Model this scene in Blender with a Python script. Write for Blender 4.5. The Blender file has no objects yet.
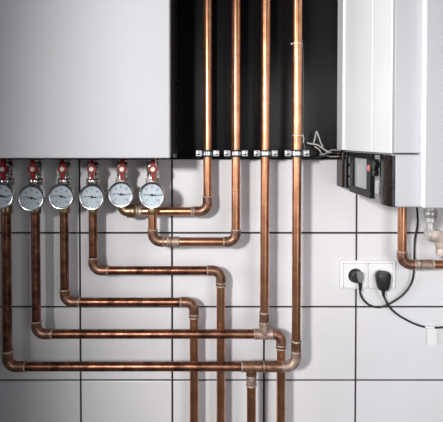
import bpy, bmesh, math, random
from mathutils import Vector, Matrix
random.seed(7)
S = bpy.context.scene
C = S.collection
PI = math.pi

# ------------------------------------------------------------ camera
D, CZ, F, TILT = 1.20, 1.50, 444.0, math.radians(1.2)
PX, PY = 210.0, 151.3
cd = bpy.data.cameras.new('camera'); cam = bpy.data.objects.new('camera', cd); C.objects.link(cam)
cam.location = (0, -D, CZ); cam.rotation_euler = (PI/2 - TILT, 0, 0)
cd.sensor_width = 36; cd.sensor_fit = 'HORIZONTAL'; cd.lens = 36*F/443
cd.shift_x = (221.5-PX)/443; cd.shift_y = -(211-PY)/443
cd.clip_start = 0.02
S.camera = cam

# ------------------------------------------------------------ light
S.view_settings.view_transform = 'Standard'; S.view_settings.look = 'None'
S.view_settings.gamma = 1; S.view_settings.use_curve_mapping = False
S.view_settings.exposure = 0.0
w = bpy.data.worlds.new('world'); S.world = w; w.use_nodes = True
bg = w.node_tree.nodes['Background']; bg.inputs[0].default_value = (0.93, 0.93, 1, 1); bg.inputs[1].default_value = 0.05

def aim(o, target):
    o.rotation_euler = (Vector(target) - o.location).to_track_quat('-Z', 'Y').to_euler()
sd = bpy.data.lights.new('key_lamp', 'SPOT'); sp = bpy.data.objects.new('key_lamp', sd); C.objects.link(sp)
sp.location = (-0.60, -1.9, CZ+0.30); aim(sp, (0.50, 0, CZ-0.38))
sd.energy = 144; sd.shadow_soft_size = 0.085; sd.spot_size = math.radians(85); sd.spot_blend = 0.7
sd.color = (1, 0.985, 0.97)
ad = bpy.data.lights.new('soft_fill', 'AREA'); ao = bpy.data.objects.new('soft_fill', ad); C.objects.link(ao)
ao.location = (0.85, -2.0, CZ-0.2); aim(ao, (0.60, 0, CZ-0.75))
ad.shape = 'RECTANGLE'; ad.size = 0.9; ad.size_y = 1.3; ad.energy = 4.2; ad.color = (0.95, 0.96, 1)
ad.spread = math.radians(75)
wd = bpy.data.lights.new('side_fill', 'AREA'); wo = bpy.data.objects.new('side_fill', wd); C.objects.link(wo)  # added fill from the left, brightens the boiler's side face
wo.location = (-1.5, -1.0, CZ+0.35); aim(wo, (0.45, -0.2, CZ+0.05))
wd.shape = 'RECTANGLE'; wd.size = 0.7; wd.size_y = 1.2; wd.energy = 2.1; wd.color = (0.96, 0.98, 1)
wd.spread = math.radians(38)

# ------------------------------------------------------------ geometry helpers
def at(px, py, h):
    dx = (px-PX)/F; dz = -(py-PY)/F
    ry = math.cos(TILT) + dz*math.sin(TILT)
    rz = -math.sin(TILT) + dz*math.cos(TILT)
    k = (D-h)/ry
    return Vector((dx*k, -h, CZ + rz*k))

def sweep(bm, pts, r, n=20, cap=True):
    pts = [Vector(p) for p in pts]
    m = len(pts); rs = r if isinstance(r, (list, tuple)) else [r]*m
    tans = []
    for i in range(m):
        a = pts[max(i-1, 0)]; b = pts[min(i+1, m-1)]
        tans.append((b-a).normalized())
    t = tans[0]; u = t.orthogonal().normalized()
    rings = []
    for i in range(m):
        u = (u - tans[i]*u.dot(tans[i])).normalized(); v = tans[i].cross(u)
        rings.append([bm.verts.new(pts[i] + (u*math.cos(2*PI*k/n) + v*math.sin(2*PI*k/n))*rs[i]) for k in range(n)])
    for i in range(m-1):
        for k in range(n):
            bm.faces.new((rings[i][k], rings[i][(k+1) % n], rings[i+1][(k+1) % n], rings[i+1][k]))
    if cap:
        bm.faces.new(rings[0][::-1]); bm.faces.new(rings[-1])
    return bm

def lathe(bm, prof, org, axis, n=28, cap=True, start=0.0):
    # prof: list of (radius, distance along axis)
    org = Vector(org); ax = Vector(axis).normalized()
    u = Vector((0, 0, 1)) if abs(ax.z) < .9 else Vector((1, 0, 0))
    u = (u - ax*u.dot(ax)).normalized(); v = ax.cross(u)
    rings = []
    for r, t in prof:
        r = max(r, 1e-5)
        rings.append([bm.verts.new(org + ax*t + (u*math.cos(2*PI*k/n+start) + v*math.sin(2*PI*k/n+start))*r) for k in range(n)])
    for i in range(len(rings)-1):
        for k in range(n):
            bm.faces.new((rings[i][k], rings[i][(k+1) % n], rings[i+1][(k+1) % n], rings[i+1][k]))
    if cap:
        bm.faces.new(rings[0][::-1]); bm.faces.new(rings[-1])
    return bm

def box(bm, lo, hi, bev=0.0, seg=3):
    lo = Vector(lo); hi = Vector(hi)
    a = Vector([min(lo[i], hi[i]) for i in range(3)]); b = Vector([max(lo[i], hi[i]) for i in range(3)])
    r = bmesh.ops.create_cube(bm, size=1.0, matrix=Matrix.Translation((a+b)/2) @ Matrix.Diagonal((*(b-a), 1)))
    if bev > 0:
        es = set()
        for v in r['verts']:
            es.update(v.link_edges)
        bmesh.ops.bevel(bm, geom=list(es), offset=bev, segments=seg, profile=0.5, affect='EDGES')
    return bm

def prism(bm, outline, y0, y1):
    # outline in (x, z), extruded along y
    a = [bm.verts.new((x, y0, z)) for x, z in outline]; b = [bm.verts.new((x, y1, z)) for x, z in outline]
    n = len(a)
    bm.faces.new(a); bm.faces.new(b[::-1])
    for i in range(n):
        bm.faces.new((a[i], b[i], b[(i+1) % n], a[(i+1) % n]))
    return bm

def smooth_path(pts, sub=8):
    pts = [Vector(p) for p in pts]; out = []
    P = [pts[0]*2-pts[1]] + pts + [pts[-1]*2-pts[-2]]
    for i in range(1, len(P)-2):
        p0, p1, p2, p3 = P[i-1:i+3]
        for k in range(sub):
            t = k/sub
            out.append(0.5*((2*p1) + (p2-p0)*t + (2*p0-5*p1+4*p2-p3)*t*t + (3*p1-p0-3*p2+p3)*t**3))
    out.append(pts[-1]); return out

def NB(): return bmesh.new()

def root_loc(o):
    v = Vector(o.location); p = o.parent
    while p: v += Vector(p.location); p = p.parent
    return v

def obj(name, bm, mat, parent=None, loc=None, flat=False, ang=32, label=None):
    off = root_loc(parent) if parent else Vector(loc or (0, 0, 0))
    bmesh.ops.recalc_face_normals(bm, faces=bm.faces)
    bmesh.ops.translate(bm, verts=bm.verts, vec=-off)
    for f in bm.faces: f.smooth = not (flat or (f.calc_area() > 1.2e-4 and max(abs(c) for c in f.normal) > .9999))
    lim = math.radians(ang)
    for e in bm.edges:
        if len(e.link_faces) == 2 and e.calc_face_angle(0) > lim: e.smooth = False
    me = bpy.data.meshes.new(name); bm.to_mesh(me); bm.free()
    for m in (mat if isinstance(mat, (list, tuple)) else [mat]): me.materials.append(m)
    o = bpy.data.objects.new(name, me); C.objects.link(o)
    if parent: o.parent = parent
    else: o.location = off
    if label: o['label'] = label
    return o

def thing(name, label, cat, loc, group=None):
    o = bpy.data.objects.new(name, None); C.objects.link(o); o.location = loc
    o.empty_display_size = .02
    o['label'] = label; o['category'] = cat
    if group: o['group'] = group
    return o
def tag(o, label, cat, group=None):
    o['label'] = label; o['category'] = cat
    if group: o['group'] = group
    return o
def struct(o): o['kind'] = 'structure'; return o

# ------------------------------------------------------------ materials
def mat(name, col, rough=.5, metal=0.0, var=0.0, vscale=20, col2=None, bump=0.0, bscale=60, rvar=0.0, coat=0.0, spec=.5):
    m = bpy.data.materials.new(name); m.use_nodes = True; nt = m.node_tree
    b = nt.nodes['Principled BSDF']
    b.inputs['Base Color'].default_value = (*col, 1); b.inputs['Roughness'].default_value = rough
    b.inputs['Metallic'].default_value = metal; b.inputs['Coat Weight'].default_value = coat
    b.inputs['Specular IOR Level'].default_value = spec
    tc = nt.nodes.new('ShaderNodeTexCoord')
    if var > 0:
        n = nt.nodes.new('ShaderNodeTexNoise'); n.inputs['Scale'].default_value = vscale; n.inputs['Detail'].default_value = 6
        n.inputs['Roughness'].default_value = .65
        nt.links.new(tc.outputs['Object'], n.inputs['Vector'])
        r = nt.nodes.new('ShaderNodeValToRGB'); r.color_ramp.elements[0].position = .38; r.color_ramp.elements[1].position = .66
        c2 = col2 or tuple(c*(1-var) for c in col)
        r.color_ramp.elements[0].color = (*c2, 1); r.color_ramp.elements[1].color = (*col, 1)
        nt.links.new(n.outputs['Fac'], r.inputs['Fac']); nt.links.new(r.outputs['Color'], b.inputs['Base Color'])
        if rvar > 0:
            mr = nt.nodes.new('ShaderNodeMapRange'); mr.inputs['To Min'].default_value = rough+rvar; mr.inputs['To Max'].default_value = rough-rvar
            nt.links.new(n.outputs['Fac'], mr.inputs['Value']); nt.links.new(mr.outputs['Result'], b.inputs['Roughness'])
    if bump > 0:
        n2 = nt.nodes.new('ShaderNodeTexNoise'); n2.inputs['Scale'].default_value = bscale; n2.inputs['Detail'].default_value = 4
        nt.links.new(tc.outputs['Object'], n2.inputs['Vector'])
        bp = nt.nodes.new('ShaderNodeBump'); bp.inputs['Strength'].default_value = bump; bp.inputs['Distance'].default_value = .002
        nt.links.new(n2.outputs['Fac'], bp.inputs['Height']); nt.links.new(bp.outputs['Normal'], b.inputs['Normal'])
    return m
M = {}
M['tile'] = mat('glazed_tile', (.73, .715, .735), .34, var=.04, vscale=5, bump=.12, bscale=9)
M['grout'] = mat('dark_grout', (.022, .016, .016), .9, var=.3, vscale=90)
M['blocker'] = mat('blocker_grey', (.30, .29, .285), .8, var=.1, vscale=6)
M['floor'] = mat('floor_screed', (.28, .27, .27), .6, var=.2, vscale=8)
M['white'] = mat('white_enamel', (.505, .507, .53), .6, var=.02, vscale=4, spec=.3)
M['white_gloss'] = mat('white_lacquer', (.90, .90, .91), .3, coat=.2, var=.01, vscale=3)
M['shaded_white'] = mat('front_shade_lacquer', (.44, .44, .465), .4, coat=.0, var=.01, vscale=3)  # boiler white greyed to paint in the dimmer light on its front
M['seam'] = mat('seam_grey', (.25, .25, .27), .7, var=.1)
M['black'] = mat('black_backboard', (.004, .0035, .004), .24, var=.35, vscale=6, spec=.2)
M['casing'] = mat('black_casing', (.02, .018, .02), .5, var=.2, vscale=5)
M['copper'] = mat('copper', (.67, .335, .195), .30, .92, var=.5, vscale=28, col2=(.45, .20, .105), rvar=.06, bump=.05, bscale=120)
M['copper_old'] = mat('tarnished_copper', (.34, .155, .095), .36, .92, var=.6, vscale=40, col2=(.085, .035, .022), rvar=.1, bump=.12, bscale=120)
M['fitting'] = mat('flux_stained_copper', (.36, .20, .135), .42, .75, var=.6, vscale=70, col2=(.14, .068, .042), rvar=.12, bump=.2, bscale=90)
M['fluxed'] = mat('limed_copper', (.50, .40, .35), .5, .5, var=.6, vscale=80, col2=(.24, .14, .10), rvar=.1, bump=.25, bscale=90)
M['solder'] = mat('solder', (.60, .53, .47), .5, .5, var=.6, vscale=170, col2=(.28, .19, .14), bump=.3, bscale=300)
M['nickel'] = mat('nickel', (.62, .58, .54), .26, 1.0, var=.3, vscale=60)
M['zinc'] = mat('zinc_plate', (.38, .39, .41), .42, 1.0, var=.15, vscale=90)
M['chrome'] = mat('chrome', (.76, .78, .80), .2, 1.0, var=.05)
M['brass'] = mat('brass', (.40, .27, .155), .34, .85, var=.4, vscale=60)
M['red'] = mat('red_paint', (.24, .002, .008), .4, coat=.0, spec=.3, var=.25, vscale=60)
M['cream'] = mat('cream_plated_nut', (.72, .66, .55), .35, .2, var=.3, vscale=300)
M['pale_nickel'] = mat('pale_nickel', (.74, .71, .68), .35, .45, var=.35, vscale=60)
M['dial'] = mat('dial_white', (.51, .58, .64), .5, var=.02)
M['ink'] = mat('black_ink', (.012, .014, .02), .5, var=.1)
M['rubber'] = mat('black_rubber', (.014, .013, .013), .5, var=.2, vscale=70)
M['cable_black'] = mat('black_cable', (.018, .016, .017), .42, var=.2, vscale=70)
M['cable_white'] = mat('white_cable', (.50, .48, .45), .5, var=.3, vscale=60)
M['tie'] = mat('white_nylon', (.58, .56, .53), .4, var=.05)
M['socket'] = mat('white_socket_plastic', (.84, .83, .82), .28, var=.02)
M['socket_dark'] = mat('socket_recess', (.03, .03, .03), .4, var=.1)
M['plug_grey'] = mat('grey_plug_face', (.22, .22, .225), .35, var=.2, vscale=60)
M['limed_pale'] = mat('pale_limed_fitting', (.68, .61, .56), .5, .15, var=.4, vscale=50, col2=(.40, .30, .25), bump=.2, bscale=90)
M['gloss_black'] = mat('glossy_black_plastic', (.008, .0075, .0075), .12, spec=.15, var=.2)
M['flap'] = mat('wavy_gloss_black', (.008, .0075, .0075), .10, spec=.3, bump=1.0, bscale=22)
M['smoke'] = mat('smoke_brown_plastic', (.035, .018, .012), .2, spec=.2, var=.3)
M['dark_grey'] = mat('dark_grey_plastic', (.012, .011, .011), .3, spec=.15, var=.1)
M['lcd'] = mat('lcd_grey', (.46, .46, .47), .2, coat=.4, var=.08, vscale=10)
M['gap'] = mat('gap_shade_grey', (.42, .42, .42), .6, var=.02)
M['mid'] = mat('mid_grey_plastic', (.30, .29, .30), .4, var=.15)
M['lamp_red'] = mat('red_plastic', (.68, .22, .22), .3, var=.1)
M['label'] = mat('white_label', (.78, .78, .78), .5, var=.01)
M['limescale'] = mat('limed_fitting', (.55, .49, .45), .5, .25, var=.45, vscale=60, col2=(.33, .25, .21), bump=.25, bscale=90)
g = bpy.data.materials.new('gauge_glass'); g.use_nodes = True; nt = g.node_tree; nt.nodes.clear()
out = nt.nodes.new('ShaderNodeOutputMaterial'); mx = nt.nodes.new('ShaderNodeMixShader'); tr = nt.nodes.new('ShaderNodeBsdfTransparent')
gl = nt.nodes.new('ShaderNodeBsdfGlossy'); gl.inputs['Roughness'].default_value = .03
lw = nt.nodes.new('ShaderNodeLayerWeight'); lw.inputs['Blend'].default_value = .5
pw = nt.nodes.new('ShaderNodeMath'); pw.operation = 'POWER'; pw.inputs[1].default_value = 4; nt.links.new(lw.outputs['Facing'], pw.inputs[0])
fr = nt.nodes.new('ShaderNodeMath'); fr.operation = 'MULTIPLY_ADD'; fr.inputs[1].default_value = .7; fr.inputs[2].default_value = .03; nt.links.new(pw.outputs[0], fr.inputs[0])
nt.links.new(fr.outputs[0], mx.inputs[0]); nt.links.new(tr.outputs[0], mx.inputs[1]); nt.links.new(gl.outputs[0], mx.inputs[2]); nt.links.new(mx.outputs[0], out.inputs[0])
M['glass'] = g

# ------------------------------------------------------------ wall and floor
gx1 = at(79.4, 190, 0).x; gx2 = at(357, 190, 0).x; TW = (gx2-gx1)/3
gz1 = at(200, 233, 0).z; gz2 = at(200, 380.4, 0).z; TH = (gz1-gz2)/2
XL, XR, ZT = gx1-6*TW, gx1+9*TW, 2.75
bm = NB()
box(bm, (XL, .006, 0), (XR, .14, ZT))
for f in bm.faces: f.material_index = 0
GW = .0052; n0 = len(bm.faces)
j = -20
while gz1 + j*TH < ZT:
    for i in range(-6, 9):
        x0 = gx1+i*TW+GW/2; x1 = gx1+(i+1)*TW-GW/2
        z0 = max(gz1+j*TH+GW/2, 0); z1 = min(gz1+(j+1)*TH-GW/2, ZT)
        if z1-z0 < .02: continue
        tb = NB(); e = .0012
        q = [(x0, z0), (x1, z0), (x1, z1), (x0, z1)]
        qi = [(x0+e, z0+e), (x1-e, z0+e), (x1-e, z1-e), (x0+e, z1-e)]
        tb.free()
        dy = random.uniform(-.0001, .0001)
        A = [bm.verts.new((x, .0055, z)) for x, z in q]; B = [bm.verts.new((x, e*.6, z)) for x, z in q]; Cc = [bm.verts.new((x, dy, z)) for x, z in qi]
        for k in range(4):
            bm.faces.new((A[k], A[(k+1) % 4], B[(k+1) % 4], B[k])).material_index = 1
            bm.faces.new((B[k], B[(k+1) % 4], Cc[(k+1) % 4], Cc[k])).material_index = 1
        bm.faces.new(Cc).material_index = 1
    j += 1
struct(obj('wall_back', bm, [M['grout'], M['tile']], ang=20))
bm = NB(); box(bm, (XL, -1.40, 0), (-.528, -1.33, ZT)); struct(obj('light_blocker', bm, M['blocker']))  # added unseen slab, blocks the key lamp to dim the left side
bm = NB(); box(bm, (XL, -3.2, -.1), (XR, .14, 0)); struct(obj('floor', bm, M['floor']))

# ------------------------------------------------------------ black backboard between the two appliances
TOPZ = CZ+.52
bx0 = at(170, 100, .2).x
zb = at(250, 158.5, .018).z
bw1 = at(338.5, 150, .018).x
t = thing('backboard', 'black backboard on the tiled wall behind the four upright copper pipes', 'panel', (0, 0, zb))
bm = NB(); box(bm, (bx0+.002, -.001, zb), (bw1+.10, -.016, TOPZ), .0006); obj('board', bm, M['black'], t)
bm = NB(); box(bm, (bx0+.002, -.0165, zb-.0005), (bw1+.10, -.021, zb+.0035), .0005); obj('bottom_rail', bm, M['dark_grey'], t, label='dark grey rail along the bottom edge')

# ------------------------------------------------------------ left white cabinet
lz = at(100, 158.3, .2).z
t = thing('boiler_cabinet', 'large white flat-fronted cabinet hanging above the row of round gauges', 'cabinet', (-.4, 0, lz))
xl = bx0-.62
bm = NB(); box(bm, (xl+.004, -.001, lz+.006), (bx0-.0015, -.1795, TOPZ), .002); obj('casing', bm, M['casing'], t, label='black side casing')
bm = NB(); box(bm, (xl, -.178, lz), (bx0, -.20, TOPZ+.002), .0035, 4); obj('front_panel', bm, M['white'], t, label='white front panel')

# ------------------------------------------------------------ right boiler
HF = .372
bxl = (394-PX)*(D-HF)/F
def hside(px): return D - bxl*F/(px-PX)
zt = at(395, 153.5, HF).z; zlow = at(410, 207.5, HF).z
bxr = bxl+.46
xc = at(425, 150, HF+.012).x
t = thing('wall_boiler', 'white wall-hung boiler at the right with a black control strip on its side', 'boiler', (bxl+.23, 0, zlow))
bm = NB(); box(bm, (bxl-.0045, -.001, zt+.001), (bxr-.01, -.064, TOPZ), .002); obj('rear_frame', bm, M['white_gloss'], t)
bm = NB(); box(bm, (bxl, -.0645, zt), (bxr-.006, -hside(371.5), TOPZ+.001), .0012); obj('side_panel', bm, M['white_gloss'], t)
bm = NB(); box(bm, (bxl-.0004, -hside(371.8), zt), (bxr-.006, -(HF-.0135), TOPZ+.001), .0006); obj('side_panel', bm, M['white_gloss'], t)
bm = NB(); box(bm, (bxl+.001, -(HF-.014), zt+.001), (xc+.03, -HF, TOPZ+.001), .0012, 3); obj('front_panel', bm, M['shaded_white'], t, label='front panel with its shade painted grey')
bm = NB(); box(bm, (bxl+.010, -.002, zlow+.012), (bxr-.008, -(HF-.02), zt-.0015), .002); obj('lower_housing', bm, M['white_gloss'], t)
bm = NB(); box(bm, (bxl+.001, -(HF-.022), zlow), (xc+.03, -(HF+.001), zt-.002), .004, 4); obj('lower_front', bm, M['shaded_white'], t)
bm = NB(); box(bm, (xc, -(HF-.03), zlow), (bxr, -(HF+.012), TOPZ+.003), .003, 4); obj('front_cover', bm, M['shaded_white'], t)
bm = NB(); box(bm, (xc-.0012, -(HF-.028), zlow+.001), (xc+.0015, -(HF+.0125), TOPZ+.002), .0012, 4); obj('edge_highlight', bm, M['white_gloss'], t, label='white strip painting the light on the cover edge')  # lit-edge highlight painted in as a separate white strip
# control strip on the left side of the lower housing
cp = NB(); box(cp, (bxl+.0095, -.012, zlow+.010), (bxl+.005, -(HF-.012), zt-.003), .0005)
cp = obj('control_panel', cp, M['gloss_black'], t, label='black control strip')
zc0, zc1 = zlow+.004, zt-.004
bm = NB(); box(bm, (bxl+.006, -hside(338.6), zc0+.002), (bxl-.005, -hside(344.5), zc1), .0015); obj('end_cap', bm, M['smoke'], cp, label='smoky brown end cap')
bm = NB(); box(bm, (bxl+.006, -hside(345.0), zc0+.002), (bxl-.002, -hside(347.4), zc1), .001); obj('end_strip', bm, M['gloss_black'], cp)
for zz, hh in ((.80, .016), (.50, .022), (.22, .02)):
    bm = NB(); zm = zc0+(zc1-zc0)*zz
    box(bm, (bxl+.006, -hside(348.3), zm-hh/2), (bxl+.001, -hside(351.0), zm+hh/2), .0015); obj('button', bm, M['mid'], cp, label='grey push button')
# screen frame
a, b = -hside(352), -hside(373.5)
sa, sb = -hside(355.5), -hside(369.3)
bm = NB()
z0, z1 = zc0-.001, zc1+.001; s0, s1 = z0+.016, z1-.012
box(bm, (bxl+.006, a, z0), (bxl-.006, b, s0), .001); box(bm, (bxl+.006, a, s1), (bxl-.006, b, z1), .001)
box(bm, (bxl+.006, a, s0), (bxl-.006, sa, s1), .001); box(bm, (bxl+.006, sb, s0), (bxl-.006, b, s1), .001)
obj('display_frame', bm, M['dark_grey'], cp, label='dark grey display frame')
bm = NB(); box(bm, (bxl+.005, sa, s0), (bxl-.001, sb, s1)); obj('display', bm, M['lcd'], cp, label='grey display')
# column of small controls
bm = NB(); box(bm, (bxl+.006, -hside(374.3), zc0+.002), (bxl+.001, -hside(380.5), zc1-.001), .001); obj('switch_plate', bm, M['mid'], cp, label='grey switch plate')
for zz, r in ((.78, .011), (.60, .008)):
    bm = NB(); lathe(bm, [(r, 0), (r, .008), (r-.001, .009)], (bxl+.001, -hside(377.3), zc0+(zc1-zc0)*zz), (-1, 0, 0), 20); obj('knob', bm, M['gloss_black'], cp)
bm = NB(); zm = zc0+(zc1-zc0)*.3; box(bm, (bxl+.001, -hside(375.5), zm-.016), (bxl-.001, -hside(378.5), zm+.012), .001); obj('indicator_window', bm, M['lcd'], cp, label='small pale indicator window')
hr = hside(371.6); zr = CZ - (168-142.0)*(D-hr)/F
bm = NB(); lathe(bm, [(.0075, 0), (.0075, .002), (.005, .003)], (bxl-.005, -hr, zr), (-1, 0, 0), 20); obj('warning_light', bm, M['lamp_red'], cp, label='round red warning light')
# curved glossy cover
bm = NB(); h0, h1 = hside(381.3), hside(395)
N = 12; ring = []
for k in range(N+1):
    u = k/N; y = -(h0+(h1-.004-h0)*u); x = bxl-.003-.005*math.sin(PI*u)
    ring.append((x, y))
va = [bm.verts.new((x, y, zc0-.003)) for x, y in ring]; vb = [bm.verts.new((x, y, zc1)) for x, y in ring]
wa = [bm.verts.new((bxl+.006, y, zc0-.003)) for x, y in ring]; wb = [bm.verts.new((bxl+.006, y, zc1)) for x, y in ring]
for k in range(N):
    bm.faces.new((va[k], va[k+1], vb[k+1], vb[k])); bm.faces.new((wa[k], wb[k], wb[k+1], wa[k+1]))
    bm.faces.new((va[k], wa[k], wa[k+1], va[k+1])); bm.faces.new((vb[k], vb[k+1], wb[k+1], wb[k]))
bm.faces.new((va[0], vb[0], wb[0], wa[0])); bm.faces.new((va[N], wa[N], wb[N], vb[N]))
obj('flap', bm, M['flap'], cp, label='glossy black cover flap')

# ------------------------------------------------------------ copper pipework
R = .0112
H = {1: .058, 2: .083, 3: .058, 4: .058, 5: .083, 6: .108}
def X(px, py, h): return at(px, py, h).x
def Z(px, py, h): return at(px, py, h).z
def V(x, z, h): return Vector((x, -h, z))
def straight(par, a, b, r=R, name='pipe', m='copper', n=22):
    bm = NB(); k = max(2, int((b-a).length/.02)); sweep(bm, [a.lerp(b, i/k) for i in range(k+1)], r, n); return obj(name, bm, M[m], par)
def band(par, p, d, r=R+.0021, wdt=.0026, name='solder_ring', m='solder'):
    d = d.normalized(); bm = NB()
    lathe(bm, [(r-.0012, -wdt/2-.0008), (r, -wdt/2+.0003), (r+.0003, 0), (r, wdt/2-.0003), (r-.0012, wdt/2+.0008)], p, d, 22)
    return obj(name, bm, M[m], par)
def elbow(par, c, d1, d2, rad, sock, m='fitting', s2=None, rings=(1, 1)):
    """bend whose straight axes cross at c; d1, d2 point away from c"""
    s2 = sock if s2 is None else s2
    d1 = d1.normalized(); d2 = d2.normalized()
    ctr = c + d1*rad + d2*rad
    pts = [c + d1*(rad+sock)]
    for k in range(13):
        t = k/12*PI/2
        pts.append(ctr - d2*rad*math.cos(t) - d1*rad*math.sin(t))
    pts.append(c + d2*(rad+s2))
    bm = NB(); sweep(bm, pts, [R+.0016]*len(pts), 22); e = obj('elbow', bm, M[m], par)
    if rings[0]: band(par, pts[0], d1)
    if rings[1]: band(par, pts[-1], d2)
    return rad+sock, rad+s2
UP, DN, LT, RT = Vector((0, 0, 1)), Vector((0, 0, -1)), Vector((-1, 0, 0)), Vector((1, 0, 0))

def vfix(ztop): return max(ztop, 0)
BOT = .004   # the pipes run down to the floor
pipes = {}
# run 1: brass union - right - up past the backboard
h = H[1]; z = Z(165, 211.3, h); x0 = X(142, 211, h); x1 = X(207.6, 100, h)
t = pipes[1] = thing('copper_pipe', 'copper pipe from the brass angle union, turning up leftmost over the black backboard', 'pipe', V(x0, z, h), 'copper pipes on the tiled wall')
c = V(x1, z, h); a, b = elbow(t, c, LT, UP, .022, .013, s2=.016)
straight(t, V(x0-.012, z, h), c+LT*(a-.003)); straight(t, c+UP*(b-.003), V(x1, TOPZ, h))
band(t, V(X(192, 211, h), z, h), RT)
# run 2
h = H[2]; xv = X(152.6, 225, h); z = Z(190, 241.7, h); x1 = X(236, 130, h); zt2 = Z(152.6, 214, h)
t = pipes[2] = thing('copper_pipe', 'copper pipe from the rightmost gauge, turning up second over the black backboard', 'pipe', V(xv, z, h), 'copper pipes on the tiled wall')
c = V(xv, z, h); a, b = elbow(t, c, UP, RT, .022, .008, s2=.006)
straight(t, c+UP*(a-.003), V(xv, zt2, h))
xs = X(166.5, 241, h); xe = X(178.5, 241, h)
straight(t, V(xs, z, h), V(xe, z, h), R+.0018, 'coupling', 'fluxed')
band(t, V(xs+.004, z, h), RT); band(t, V(xe, z, h), RT); band(t, V(X(172, 241, h), z, h), RT, m='fitting')
c2 = V(x1, z, h); a, d = elbow(t, c2, LT, UP, .022, .008)
straight(t, c+RT*(b-.003), c2+LT*(a-.003)); straight(t, c2+UP*(d-.003), V(x1, TOPZ, h))
# run 3, 4: down-right-down
def run_down(i, xpx, ypx, x2px, lab, y2ring):
    h = H[i]; xv = X(xpx, ypx-30, h); z = Z((xpx+x2px)/2, ypx, h); x2 = X(x2px, 380, h); ztop = Z(xpx, 214, h)
    t = thing('copper_pipe', lab, 'pipe', V(xv, z, h), 'copper pipes on the tiled wall')
    c = V(xv, z, h); a, b = elbow(t, c, UP, RT, .022, .010, s2=.016)
    straight(t, c+UP*(a-.003), V(xv, ztop, h), m='copper_old')
    c2 = V(x2, z, h); a2, b2 = elbow(t, c2, LT, DN, .022, .012, s2=.018)
    straight(t, c+RT*(b-.003), c2+LT*(a2-.003), m='copper_old')
    straight(t, c2+DN*(b2-.003), V(x2, BOT, h), m='copper')
    band(t, c2+DN*(b2-.008), DN)
    pipes[i] = t
run_down(3, 93.2, 270.5, 220.8, 'copper pipe from the fourth gauge stepping across then down, top of the long runs', 288)
run_down(4, 64.6, 302, 194, 'copper pipe from the third gauge stepping across, going down leftmost at the bottom edge', 318)
# run 5 with tee to the third upright
h = H[5]; xv = X(36, 280, h); z = Z(160, 334, h); x2 = X(281, 385, h); ztop = Z(36, 214, h)
t = pipes[5] = thing('copper_pipe', 'long copper run from the second gauge, joined by a tee to the third upright pipe', 'pipe', V(xv, z, h), 'copper pipes on the tiled wall')
c = V(xv, z, h); a, b = elbow(t, c, UP, RT, .022, .010, s2=.018)
straight(t, c+UP*(a-.003), V(xv, ztop, h), m='copper_old')
c2 = V(x2, z, h); a2, b2 = elbow(t, c2, LT, DN, .020, .004, s2=.016)
xa = X(254.5, 334, h); xb = c2.x-a2+.002
straight(t, c+RT*(b-.003), V(xa+.003, z, h), m='copper_old')
straight(t, c2+DN*(b2-.003), V(x2, BOT, h))
band(t, c2+DN*(b2-.008), DN)
straight(t, V(xa, z, h), V(xb, z, h), R+.0018, 'tee', 'fluxed'); band(t, V(xa, z, h), RT)
xt = X(264.3, 325, h); zt1 = Z(264, 322, h); zt3 = Z(264, 312.5, h)
straight(t, V(xt, z, h), V(xt, zt1, h), R+.0020, 'tee_branch', 'fluxed'); straight(t, V(xt, zt1-.002, h), V(xt, zt3, h), R+.0014, 'coupling', 'fitting')
band(t, V(xt, zt1, h), UP); band(t, V(xt, zt3, h), UP)
straight(t, V(xt, zt3-.003, h), V(X(265.8, 150, h), TOPZ, h))
# run 6 with tee down
h = H[6]; xv = X(7, 300, h); z = Z(160, 366.5, h); x2 = X(296.8, 200, h); ztop = Z(7, 214, h)
t = pipes[6] = thing('copper_pipe', 'lowest long copper run from the leftmost gauge, rising again as the rightmost upright', 'pipe', V(xv, z, h), 'copper pipes on the tiled wall')
c = V(xv, z, h); a, b = elbow(t, c, UP, RT, .022, .016, s2=.022)
straight(t, c+UP*(a-.003), V(xv, ztop, h), m='copper_old')
c2 = V(x2, z, h); a2, b2 = elbow(t, c2, LT, UP, .026, .008, 'fluxed', s2=.012)
xa = X(242, 366, h)
straight(t, c+RT*(b-.003), V(xa+.003, z, h), m='copper_old')
straight(t, V(xa, z, h), V(c2.x-a2+.002, z, h), R+.0018, 'tee', 'fitting')
band(t, V(xa, z, h), RT); band(t, V(X(263.6, 366, h), z, h), RT)
zr1 = Z(297, 341, h)
straight(t, c2+UP*(b2-.003), V(x2, zr1, h), R+.0012, 'coupling', 'fitting'); band(t, V(x2, zr1, h), UP)
straight(t, V(x2, zr1-.003, h), V(x2, TOPZ, h))
xt = X(251.4, 385, h); zq = Z(251, 385, h)
straight(t, V(xt, z, h), V(xt, Z(251, 376, h), h), R+.0018, 'tee_branch', 'fitting'); straight(t, V(xt, Z(251, 374.5, h), h), V(xt, zq, h), R+.0012, 'coupling', 'fluxed')
band(t, V(xt, Z(251, 375.5, h), h), DN); band(t, V(xt, zq, h), DN)
straight(t, V(xt, zq+.003, h), V(xt, BOT, h))
UPX = {1: x1, 6: x2}

# right-hand pipe below the boiler
h = .06; xv = X(402.2, 230, h); z = Z(425, 264.5, h)
t = thing('copper_pipe', 'short copper pipe below the white boiler, bending to the right edge', 'pipe', V(xv, z, h), 'copper pipes on the tiled wall')
c = V(xv, z, h); a, b = elbow(t, c, UP, RT, .023, .010, s2=.008)
straight(t, c+UP*(a-.003), V(xv, zlow+.02, h))
xm = X(432.5, 264, h)
straight(t, c+RT*(b-.004), V(xm, z, h), R+.0012, 'coupling', 'fluxed'); band(t, V(xm, z, h), RT); band(t, V(X(417.5, 264, h), z, h), RT)
straight(t, V(xm-.003, z, h), V(xm+.16, z, h))

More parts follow.
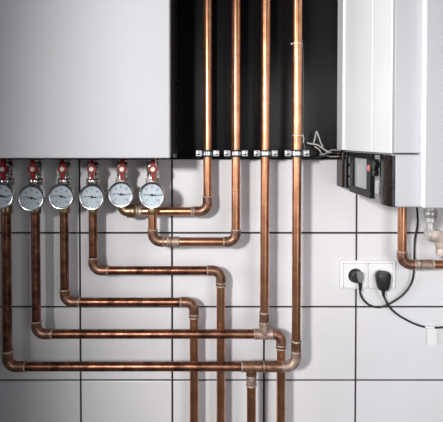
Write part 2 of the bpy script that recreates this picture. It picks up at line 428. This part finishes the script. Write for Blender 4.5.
# ------------------------------------------------------------ pipe clamps
def clamp(px, h, lab, xx):
    zc = Z(px, 153.3, h); x = xx
    t = thing('pipe_clamp', lab, 'clamp', V(x, zc, h), 'zinc clamps at the bottom of the backboard')
    hh = .0052
    # rubber lining: open ring around the pipe
    bm = NB(); lathe(bm, [(R+.0001, -.0092), (R+.0030, -.0092), (R+.0030, .0092), (R+.0001, .0092)], V(x, zc, h), UP, 28, cap=False)
    vs = len(bm.verts); obj('rubber_lining', bm, M['rubber'], t, label='black rubber lining')
    bm = NB(); lathe(bm, [(R+.0026, -hh), (R+.0046, -hh+.001), (R+.0046, hh-.001), (R+.0026, hh)], V(x, zc, h), UP, 28, cap=False)
    obj('band', bm, M['chrome'], t, label='bright polished band')
    for s in (-1, 1):
        bm = NB(); box(bm, (x+s*(R+.0035), -h-.0035, zc-.0078), (x+s*(R+.0190), -h+.0035, zc+.0078), .0012)
        obj('ear', bm, M['zinc'], t)
        bm = NB(); lathe(bm, [(.0052, 0), (.0052, .001), (.0046, .0035), (.002, .0042)], (x+s*(R+.0118), -h-.0033, zc), (0, -1, 0), 18)
        sc = obj('screw', bm, M['nickel'], t)
        bm = NB()
        box(bm, (x+s*(R+.0118)-.003, -h-.0080, zc-.0006), (x+s*(R+.0118)+.003, -h-.0072, zc+.0006)); box(bm, (x+s*(R+.0118)-.0006, -h-.0080, zc-.003), (x+s*(R+.0118)+.0006, -h-.0072, zc+.003))
        obj('screw_slot', bm, M['ink'], sc, label='dark cross slot')
    bm = NB(); lathe(bm, [(.004, 0), (.004, h-R-.003-.016)], (x, -.0155, zc), (0, -1, 0), 14); obj('stud', bm, M['zinc'], t)
    bm = NB(); lathe(bm, [(.008, 0), (.008, .007)], (x, -h+R+.0115, zc), (0, -1, 0), 6); obj('stud_nut', bm, M['zinc'], t)
clamp(207.8, H[1], 'zinc pipe clamp on the leftmost upright pipe at the backboard edge', UPX[1] if False else X(207.6, 100, H[1]))
clamp(236, H[2], 'zinc pipe clamp on the second upright pipe from the left', X(236, 130, H[2]))
clamp(265.5, H[5], 'zinc pipe clamp on the third upright pipe from the left', X(265.8, 150, H[5]))
clamp(297, H[6], 'zinc pipe clamp on the rightmost upright pipe, beside the loose white wires', X(296.8, 200, H[6]))

# ------------------------------------------------------------ valves
def valve(px, h, lab, brass=False, ym=168.5):
    x = X(px, 190, h); zh = Z(px, ym, h); i_nut = px > 110; z185 = Z(px, 184, h); z179 = Z(px, 178.5, h); zb = Z(px, 210, h)
    P = lambda z: V(x, z, h)
    t = thing('ball_valve', lab, 'valve', P(zb), 'red-handled valves under the white cabinet')
    top = lz+.03
    bm = NB(); lathe(bm, [(.0085, top-zb), (.0095, top-zb), (.0095, top-.012-zb+.0), (.0125, zh+.018-zb), (.0145, zh+.014-zb), (.0152, zh+.004-zb), (.0152, zh-.006-zb), (.0125, zh-.014-zb), (.0115, zh-.018-zb), (.0135, z179-zb+.001), (.0135, z179-zb), (.010, z179-zb-.001)], P(zb), UP, 28)
    body = obj('body', bm, M['nickel'], t)
    for k, zz in enumerate((zh+.021, zh-.016)):
        bm = NB(); lathe(bm, [(.0138, -.003), (.0148, -.002), (.0148, .002), (.0138, .003)], P(zz), UP, 8); obj('collar', bm, M['nickel'], t)
    bm = NB(); lathe(bm, [(.0155, z185-.003-zb), (.0175, z185-zb-.001), (.0175, z179-zb-.001), (.016, z179-zb+.001)], P(zb), UP, 6, start=.25)
    obj('union_nut', bm, M['limescale'] if i_nut else M['nickel'], t)
    # tail down to the pipe
    if not brass:
        bm = NB(); lathe(bm, [(.0105, z185-zb), (.0105, .010), (.0118, .009), (.0128, .004), (.0128, -.005), (.0122, -.0085), (R+.0005, -.0092)], P(zb), UP, 24)
        obj('tail_piece', bm, M['brass'], t, label='brass tail piece')
    # stem and handle
    bm = NB(); lathe(bm, [(.0095, 0), (.0095, .006), (.0065, .007), (.0065, .022)], (x+.004, -h-.010, zh), (0, -1, 0), 16); obj('stem', bm, M['nickel'], t)
    hy = -h-.028; xb = x; x = x+.0055
    bm = NB()
    o = []
    for k in range(40):
        a = 2*PI*k/40; c4 = abs(math.cos(a*2))
        r = .0118 - .0016*(1-c4)
        o.append((x+r*math.cos(a)*1.04, zh+r*math.sin(a)))
    prism(bm, o, hy, hy-.007)
    prism(bm, [(x-.0052, zh+.008), (x-.0040, zh+.026), (x+.0040, zh+.026), (x+.0052, zh+.008)], hy-.001, hy-.006)
    prism(bm, [(x+.0058, zh-.008), (x+.0048, zh-.025), (x+.0020, zh-.028), (x-.0030, zh-.027), (x-.0058, zh-.008)], hy-.001, hy-.006)
    hd = obj('handle', bm, M['red'], t, label='red butterfly handle')
    bm = NB(); lathe(bm, [(.0066, 0), (.0066, .0015), (.0055, .003), (.0028, .003)], (x, hy-.0068, zh), (0, -1, 0), 6); obj('handle_nut', bm, M['cream'], hd, label='pale handle nut')
    return t
VX = [(7, 6), (36, 5), (64.8, 4), (93.2, 3), (122.5, 1), (152.6, 2)]
order = ['leftmost red-handled valve, in the dim corner at the left edge', 'second red-handled valve from the left, above a gauge in the dim part',
         'third red-handled valve from the left under the white cabinet', 'fourth red-handled valve from the left, beside the tile joint',
         'red-handled valve above the gauge with the brass angle union', 'rightmost red-handled valve under the white cabinet corner']
for k, (px, i) in enumerate(VX): valve(px, H[i], order[k], brass=(k == 4))

# brass angle union below the fifth gauge
h = H[1]; x = X(122.5, 190, h); z = Z(165, 211.3, h); zt5 = Z(122, 184, h)
t = thing('angle_union', 'brass angle union below the fifth gauge, leading right into the copper pipe', 'pipe fitting', V(x, z, h))
bm = NB(); pts = [V(x, zt5, h), V(x, z+.018, h)]
for k in range(9):
    q = k/8*PI/2; pts.append(V(x+.014*(1-math.cos(q)), z+.014*(1-math.sin(q)), h))
pts.append(V(X(128, 211, h), z, h)); sweep(bm, pts, [.0105, .0125]+[.0135]*10, 22); obj('bend', bm, M['brass'], t)
xa, xb2, xc2, xd = X(127, 211, h), X(130.5, 211, h), X(136.5, 211, h), X(142.5, 211, h)
bm = NB(); lathe(bm, [(.0135, 0), (.0168, .001), (.0168, xb2-xa)], V(xa, z, h), RT, 24); obj('collar', bm, M['brass'], t)
bm = NB(); lathe(bm, [(.0165, 0), (.0190, .0015), (.0190, xc2-xb2-.0015), (.0165, xc2-xb2)], V(xb2, z, h), RT, 6, start=.2); obj('union_nut', bm, M['brass'], t)
bm = NB(); lathe(bm, [(.0135, 0), (.0135, .003), (.012, .004), (.0145, .007), (.0145, xd-xc2-.002), (.0125, xd-xc2)], V(xc2, z, h), RT, 24); obj('ferrule', bm, M['solder'], t, label='silvery soldered ferrule')

# ------------------------------------------------------------ gauges (built at the origin facing -y, then copied)
def add_text(bm, s, size, x, z, y):
    cu = bpy.data.curves.new('numeral', 'FONT'); cu.body = s; cu.size = size; cu.align_x = 'CENTER'; cu.align_y = 'CENTER'; cu.resolution_u = 2
    to = bpy.data.objects.new('numeral', cu); C.objects.link(to)
    me = bpy.data.meshes.new_from_object(to)
    me.transform(Matrix.Translation((x, y, z)) @ Matrix.Rotation(PI/2, 4, 'X'))
    bm.from_mesh(me); bpy.data.objects.remove(to); bpy.data.curves.remove(cu); bpy.data.meshes.remove(me)
GR = .0312
g0 = thing('temperature_gauge', '', 'gauge', (0, 0, 0), 'round gauges in a row under the white cabinet')
bm = NB(); lathe(bm, [(.008, .034), (.012, .022), (.024, .018), (GR-.0035, .016), (GR-.0015, .012), (GR-.001, .0), (GR, -.001), (GR+.0003, -.003), (GR-.0008, -.0045), (GR-.0030, -.0043), (GR-.0040, -.0036), (GR-.0041, -.001), (GR-.0041, .003)], (0, 0, 0), (0, 1, 0), 48, cap=False)
bm.normal_update(); obj('case', bm, M['chrome'], g0, label='chrome case')
bm = NB(); lathe(bm, [(GR-.0040, 0), (GR-.0040, .002)], (0, .001, 0), (0, 1, 0), 48)
dial = obj('dial', bm, M['dial'], g0, label='white dial')
bm = NB()
for k in range(0, 25):
    a = math.radians(225 - k*270/24); big = k % 4 == 0
    r0 = GR-.0058; r1 = r0-(.0034 if big else .0018); wv = .00055 if big else .00028
    ca, sa_ = math.cos(a), math.sin(a)
    q = [(r0*ca-wv*sa_, r0*sa_+wv*ca), (r0*ca+wv*sa_, r0*sa_-wv*ca), (r1*ca+wv*sa_, r1*sa_-wv*ca), (r1*ca-wv*sa_, r1*sa_+wv*ca)]
    bm.faces.new([bm.verts.new((x, .0007, z)) for x, z in q])
for k in range(7):
    a = math.radians(225-45*k); rr = GR-.0130
    add_text(bm, str(20*k), .0066, rr*math.cos(a), rr*math.sin(a), .0007)
obj('dial_marks', bm, M['ink'], dial, flat=True, label='black scale with numerals')
bm = NB()
prism(bm, [(-.0205, 0), (-.004, .0012), (.0035, .0010), (.0035, -.0010), (-.004, -.0012)], -.0006, -.0012)
prism(bm, [(.002, .0007), (.0165, .0004), (.0165, -.0004), (.002, -.0007)], -.0006, -.0012)
prism(bm, [(.005, .0017), (.0105, .0013), (.0105, -.0013), (.005, -.0017)], -.0005, -.0013)
lathe(bm, [(.0031, 0), (.0031, .002), (.0018, .0026)], (0, 0, 0), (0, -1, 0), 18)
obj('needle', bm, M['ink'], g0, label='black needle')
bm = NB(); lathe(bm, [(GR-.0040, 0), (GR-.0040, .0008)], (0, -.0035, 0), (0, 1, 0), 48); obj('glass', bm, M['glass'], g0, label='clear glass')
def copy_tree(o, parent=None):
    c = o.copy(); C.objects.link(c)
    if parent: c.parent = parent
    for ch in list(o.children): copy_tree(ch, c)
    return c
GS = [(0.8, 196, 6, 14, 'leftmost round gauge, cut by the left edge of the photo and in shade'),
      (31.5, 198, 5, 15, 'second round white gauge from the left, lowest of the row'),
      (61.4, 196.5, 4, 12, 'third round white gauge from the left, just left of the tile joint'),
      (92, 197, 3, 8, 'fourth round white gauge from the left, right of the tile joint'),
      (121, 194.3, 1, 7, 'fifth round white gauge, above the brass angle union'),
      (152, 195, 2, 2, 'rightmost round white gauge, its needle almost level')]
for k, (px, py, i, ang, lab) in enumerate(GS):
    o = g0 if k == 0 else copy_tree(g0)
    p = at(px, py, H[i]+.046); 
    if k == 0: g_first = o
    o['label'] = lab; o.location = p
    o.rotation_euler = (0, 0, math.radians([4, 3, 2, 2, 1, -3][k]))
    for ch in o.children:
        if ch.name.startswith('needle'): ch.rotation_euler = (0, math.radians(ang), 0)

# ------------------------------------------------------------ cable ties, sensor wire, loose wires
h = H[6]; xr = X(296.8, 200, h)
for py, lab, tl in ((44, 'white cable tie high up around the rightmost upright pipe', 0), (135.5, 'white cable tie around the rightmost upright pipe just above its clamp', 1)):
    zz = Z(297, py, h); t = thing('cable_tie', lab, 'cable tie', V(xr, zz, h), 'cable ties on the rightmost upright pipe')
    bm = NB(); pts = []
    lathe(bm, [(R+.0003, -.001), (R+.0012, -.001), (R+.0012, .001), (R+.0003, .001)], V(xr, zz, h), Vector((.06, 0, 1)), 30, cap=False)
    obj('strap', bm, M['tie'], t)
    bm = NB(); sx = xr-R-.003 if tl == 0 else xr+R+.002; box(bm, (sx-.0018, -h-.003, zz-.002), (sx+.0018, -h+.001, zz+.002), .0006); obj('lock_head', bm, M['tie'], t)
    if tl:
        bm = NB(); sweep(bm, smooth_path([(sx, -h-.002, zz), (sx+.003, -h-.003, zz-.008), (sx+.001, -h-.002, zz-.018)], 5), .0009, 8); obj('tail', bm, M['tie'], t)
pts = [at(302.2, 40, .095), at(303, 60, .095), at(303.2, 90, .094), at(302.8, 120, .094), at(303, 138, .095), at(304.5, 147, .075), at(304.2, 151, .05)]
bm = NB(); sweep(bm, smooth_path(pts, 6), .0011, 8); tag(obj('sensor_wire', bm, M['mid'], loc=pts[0]), 'thin grey sensor wire running down the right side of the rightmost upright pipe', 'wire')
def wire(pts, r, m, name, lab, cat, group=None, n=10):
    bm = NB(); P = [at(*p) for p in pts]; sweep(bm, smooth_path(P, 8), r, n)
    return tag(obj(name, bm, M[m], loc=P[0]), lab, cat, group)
G = 'loose pale wires at the backboard'
wire([(313.5, 144, .05), (315, 138, .05), (316.6, 131.5, .052), (318.5, 136, .052), (320.5, 142, .05), (323, 147, .048)], .0017, 'cable_white', 'loose_wire', 'white wire bent into a tall narrow peak', 'wire', G)
wire([(307, 142.8, .055), (311, 143.8, .055), (318, 145.2, .052), (323.5, 149, .048), (330, 152.5, .045), (340, 153, .035)], .0022, 'cable_white', 'loose_wire', 'thickest white wire, stripped end pointing left to the rightmost clamp', 'wire', G)
wire([(314.5, 146.5, .040), (319, 149.5, .04), (322.5, 154, .038), (330, 156.5, .036), (341, 156.2, .03)], .0017, 'cable_white', 'loose_wire', 'white wire lying lowest along the backboard rail', 'wire', G)
wire([(319.5, 155, .032), (326, 153.2, .030), (332, 150, .030), (341, 150.5, .028)], .0014, 'cable_white', 'loose_wire', 'thin white wire crossing behind the black lead beside the boiler', 'wire', G)
wire([(305, 158.2, .028), (314, 158, .034), (322, 156.3, .052), (330, 153.6, .054), (337, 152, .045), (343, 151.8, .035)], .0022, 'cable_black', 'black_lead', 'black lead along the backboard edge entering the white boiler', 'wire')

# ------------------------------------------------------------ socket outlet
h = .0
A = at(340.3, 260.8, .009); B = at(396, 289.3, .009)
t = thing('double_socket', 'white double wall socket on the tiles below the boiler', 'socket', ((A.x+B.x)/2, 0, (A.z+B.z)/2))
bm = NB(); box(bm, (A.x, -.0002, A.z), (B.x, -.0095, B.z), .004, 4); obj('frame', bm, M['socket'], t)
def gang(x0, x1, y0, y1, cx, cy):
    a = at(x0, y0, .0125); b = at(x1, y1, .0125); c = at(cx, cy, .0125)
    r = .0195
    bm = NB(); box(bm, (a.x-.0009, -.009, a.z+.0009), (b.x+.0009, -.0101, b.z-.0009)); obj('painted_gap_shade', bm, M['gap'], t)  # grey plate painting the thin shade line around the insert
    # square insert with a round recess
    bm = NB(); n = 48; hole = []; sq = []; mid = Vector(((a.x+b.x)/2, 0, (a.z+b.z)/2)); hx = abs(b.x-a.x)/2; hz = abs(a.z-b.z)/2
    c = Vector((mid.x, 0, mid.z))
    for k in range(n):
        q = 2*PI*(k+.5)/n; cq, sq_ = math.cos(q), math.sin(q); s = 1/max(abs(cq)/hx, abs(sq_)/hz)
        sq.append((c.x+cq*s, c.z+sq_*s)); hole.append((c.x+cq*r, c.z+sq_*r))
    rows = [[bm.verts.new((x, -.009, z)) for x, z in sq], [bm.verts.new((x, -.0118, z)) for x, z in sq],
            [bm.verts.new((c.x+(x-c.x)*.985, -.0128, c.z+(z-c.z)*.985)) for x, z in sq],
            [bm.verts.new((c.x+(x-c.x)*1.08, -.0128, c.z+(z-c.z)*1.08)) for x, z in hole],
            [bm.verts.new((c.x+(x-c.x)*1.05, -.0145, c.z+(z-c.z)*1.05)) for x, z in hole],
            [bm.verts.new((x, -.0145, z)) for x, z in hole], [bm.verts.new((x, -.0098, z)) for x, z in hole]]
    for i in range(len(rows)-1):
        for k in range(n): bm.faces.new((rows[i][k], rows[i][(k+1) % n], rows[i+1][(k+1) % n], rows[i+1][k]))
    ins = obj('insert', bm, M['socket'], t)
    bm = NB(); lathe(bm, [(r-.0001, 0), (r-.0001, .0006)], (c.x, -.0101, c.z), (0, -1, 0), 32); obj('recess', bm, M['socket_dark'] if x0 < 350 else M['socket'], ins)
    return c
c1 = gang(343.8, 366.8, 263.4, 287.6, 355.5, 275.3)
c2 = gang(368.6, 392.6, 263.4, 287.6, 381, 276)
# flat grey-faced plug
t = thing('power_plug', 'small flat plug with a grey face in the left socket', 'plug', (c1.x, -.0105, c1.z))
bm = NB(); lathe(bm, [(.0172, 0), (.0172, .012), (.0160, .016), (.012, .0175)], (c1.x+.001, -.0105, c1.z), (0, -1, 0), 32); obj('body', bm, M['rubber'], t)
bm = NB(); prism(bm, [(c1.x-.003, c1.z+.016), (c1.x+.0135, c1.z+.015), (c1.x+.0140, c1.z+.001), (c1.x+.011, c1.z-.013), (c1.x+.003, c1.z-.013), (c1.x-.002, c1.z+.001)], -.027, -.036)
bmesh.ops.bevel(bm, geom=list(bm.edges), offset=.0015, segments=2, affect='EDGES'); obj('grip', bm, M['plug_grey'], t, label='grey grip')
bm = NB(); sweep(bm, smooth_path([(c1.x+.006, -.029, c1.z-.006), (c1.x+.007, -.030, c1.z-.016), (c1.x+.008, -.028, c1.z-.026), (c1.x+.0085, -.026, c1.z-.034)], 5), [.0062-.0028*k/15 for k in range(16)], 14); obj('strain_relief', bm, M['rubber'], t)
bm = NB()
pl = [(c1.x+.0085, -.026, c1.z-.032)] + [tuple(at(*p)) for p in ((360.3, 294, .024), (364, 300.5, .016), (371, 305.8, .010), (380, 307.2, .008), (391, 302.8, .014), (402.5, 295, .012), (410.5, 284.5, .012), (413.8, 272, .015), (414.3, 255, .015), (414.8, 240, .015), (417.3, 226, .02), (417.6, 217, .03), (416.5, 203, .04))]
sweep(bm, smooth_path(pl, 8), .0027, 12); obj('cord', bm, M['cable_black'], t)
# large angled plug
c2.x -= .0035
t = thing('power_plug', 'bulky black angled plug in the right socket', 'plug', (c2.x, -.0105, c2.z))
bm = NB()
sec = [(-.010, .0155, .0145), (-.004, .0190, .0165), (.008, .0190, .0165), (.020, .0175, .0155), (.030, .0150, .0135), (.036, .0120, .0115), (.0385, .0070, .008)]
rows = []
for dz, hw, hd in sec:
    row = []
    for k in range(24):
        q = 2*PI*k/24; cq, sn = math.cos(q), math.sin(q)
        row.append(bm.verts.new((c2.x+.0035+hw*math.copysign(abs(cq)**.75, cq), -.030+hd*math.copysign(abs(sn)**.75, sn), c2.z+.004-dz)))
    rows.append(row)
for i in range(len(rows)-1):
    for k in range(24): bm.faces.new((rows[i][k], rows[i][(k+1) % 24], rows[i+1][(k+1) % 24], rows[i+1][k]))
bm.faces.new(rows[0]); bm.faces.new(rows[-1][::-1])
obj('body', bm, M['rubber'], t, ang=60)
bm = NB(); lathe(bm, [(.0140, 0), (.0140, .008)], (c2.x+.003, -.0105, c2.z), (0, -1, 0), 28); obj('neck', bm, M['rubber'], t)
zz = c2.z-.033
bm = NB(); sweep(bm, smooth_path([(c2.x+.0035, -.030, zz+.002), (c2.x+.004, -.030, zz-.008), (c2.x+.006, -.028, zz-.018)], 5), [.0058-.0025*k/10 for k in range(11)], 14); obj('strain_relief', bm, M['rubber'], t)
bm = NB()
pl = [(c2.x+.006, -.028, zz-.016)] + [tuple(at(*p)) for p in ((385.5, 300.5, .022), (390, 307.5, .018), (398, 314.8, .012), (409, 321.2, .008), (420, 325.8, .008), (430, 327.6, .008), (443, 327.3, .008), (462, 324, .008))]
sweep(bm, smooth_path(pl, 8), .0027, 12); obj('cord', bm, M['cable_black'], t)
# label tag on the cord
p = at(430, 327.5, .008); q0 = at(427, 329, .006); q1 = at(436.8, 345, .006)
t = thing('cable_label', 'white adhesive label wrapped round the lower black cord', 'label', p)
bm = NB(); a = at(424.8, 327.0, .008); b = at(434, 327.8, .008); sweep(bm, [a, b], .0036, 14); obj('sleeve', bm, M['label'], t)
bm = NB()
box(bm, (q0.x, -.0072, p.z-.002), (q1.x, -.0062, q1.z), .0003, 1); obj('flag', bm, M['label'], t)

# ------------------------------------------------------------ drain valve and trap under the boiler
h = .09
t = thing('drain_valve', 'nickel and limescaled angle valve under the right end of the boiler', 'valve', at(431, 232, h))
x = X(430.6, 215, h); zA = Z(430, 203, h); z1 = Z(430, 210, h); z2 = Z(430, 217, h); z3 = Z(430, 221, h); z4 = Z(430, 230, h); zc = Z(430, 235, h)
bm = NB(); lathe(bm, [(.0125, z3-.001), (.0125, zA)][::-1], (x, -h, 0), UP, 24); obj('inlet', bm, M['pale_nickel'], t)
bm = NB(); lathe(bm, [(.0150, z2), (.0165, z2+.0015), (.0165, z1-.001), (.015, z1)], (x, -h, 0), UP, 6, start=.3); obj('union_nut', bm, M['pale_nickel'], t)
bm = NB(); lathe(bm, [(.0125, z3-.003), (.0145, z3-.001), (.0145, z2-.001), (.0125, z2)], (x, -h, 0), UP, 24); obj('ring', bm, M['pale_nickel'], t)
bm = NB(); lathe(bm, [(.0095, z4-.006), (.0095, z3)], (x, -h, 0), UP, 24); obj('neck', bm, M['pale_nickel'], t)
bm = NB(); pts = smooth_path([V(x-.006, zc+.002, h), V(x+.006, zc, h), V(x+.020, zc-.004, h), V(x+.034, zc-.010, h), V(x+.07, zc-.012, h)], 6)
sweep(bm, pts, [.0125+.004*math.sin(PI*k/(len(pts)-1)) for k in range(len(pts))], 22); obj('body', bm, M['limed_pale'], t)
bm = NB(); lathe(bm, [(.0135, 0), (.0158, .001), (.0158, .005), (.0135, .006)], V(x-.010, zc+.003, h), Vector((1, 0, -.12)), 24); obj('flange', bm, M['pale_nickel'], t)
xo = X(440.5, 245, h)
bm = NB(); lathe(bm, [(.0075, Z(440, 256, h)), (.0105, Z(440, 254.5, h)), (.0115, Z(440, 250, h)), (.010, Z(440, 248.5, h)), (.0125, Z(440, 247, h)), (.0135, zc-.008)], (xo, -h, 0), UP, 24); obj('outlet', bm, M['limed_pale'], t)
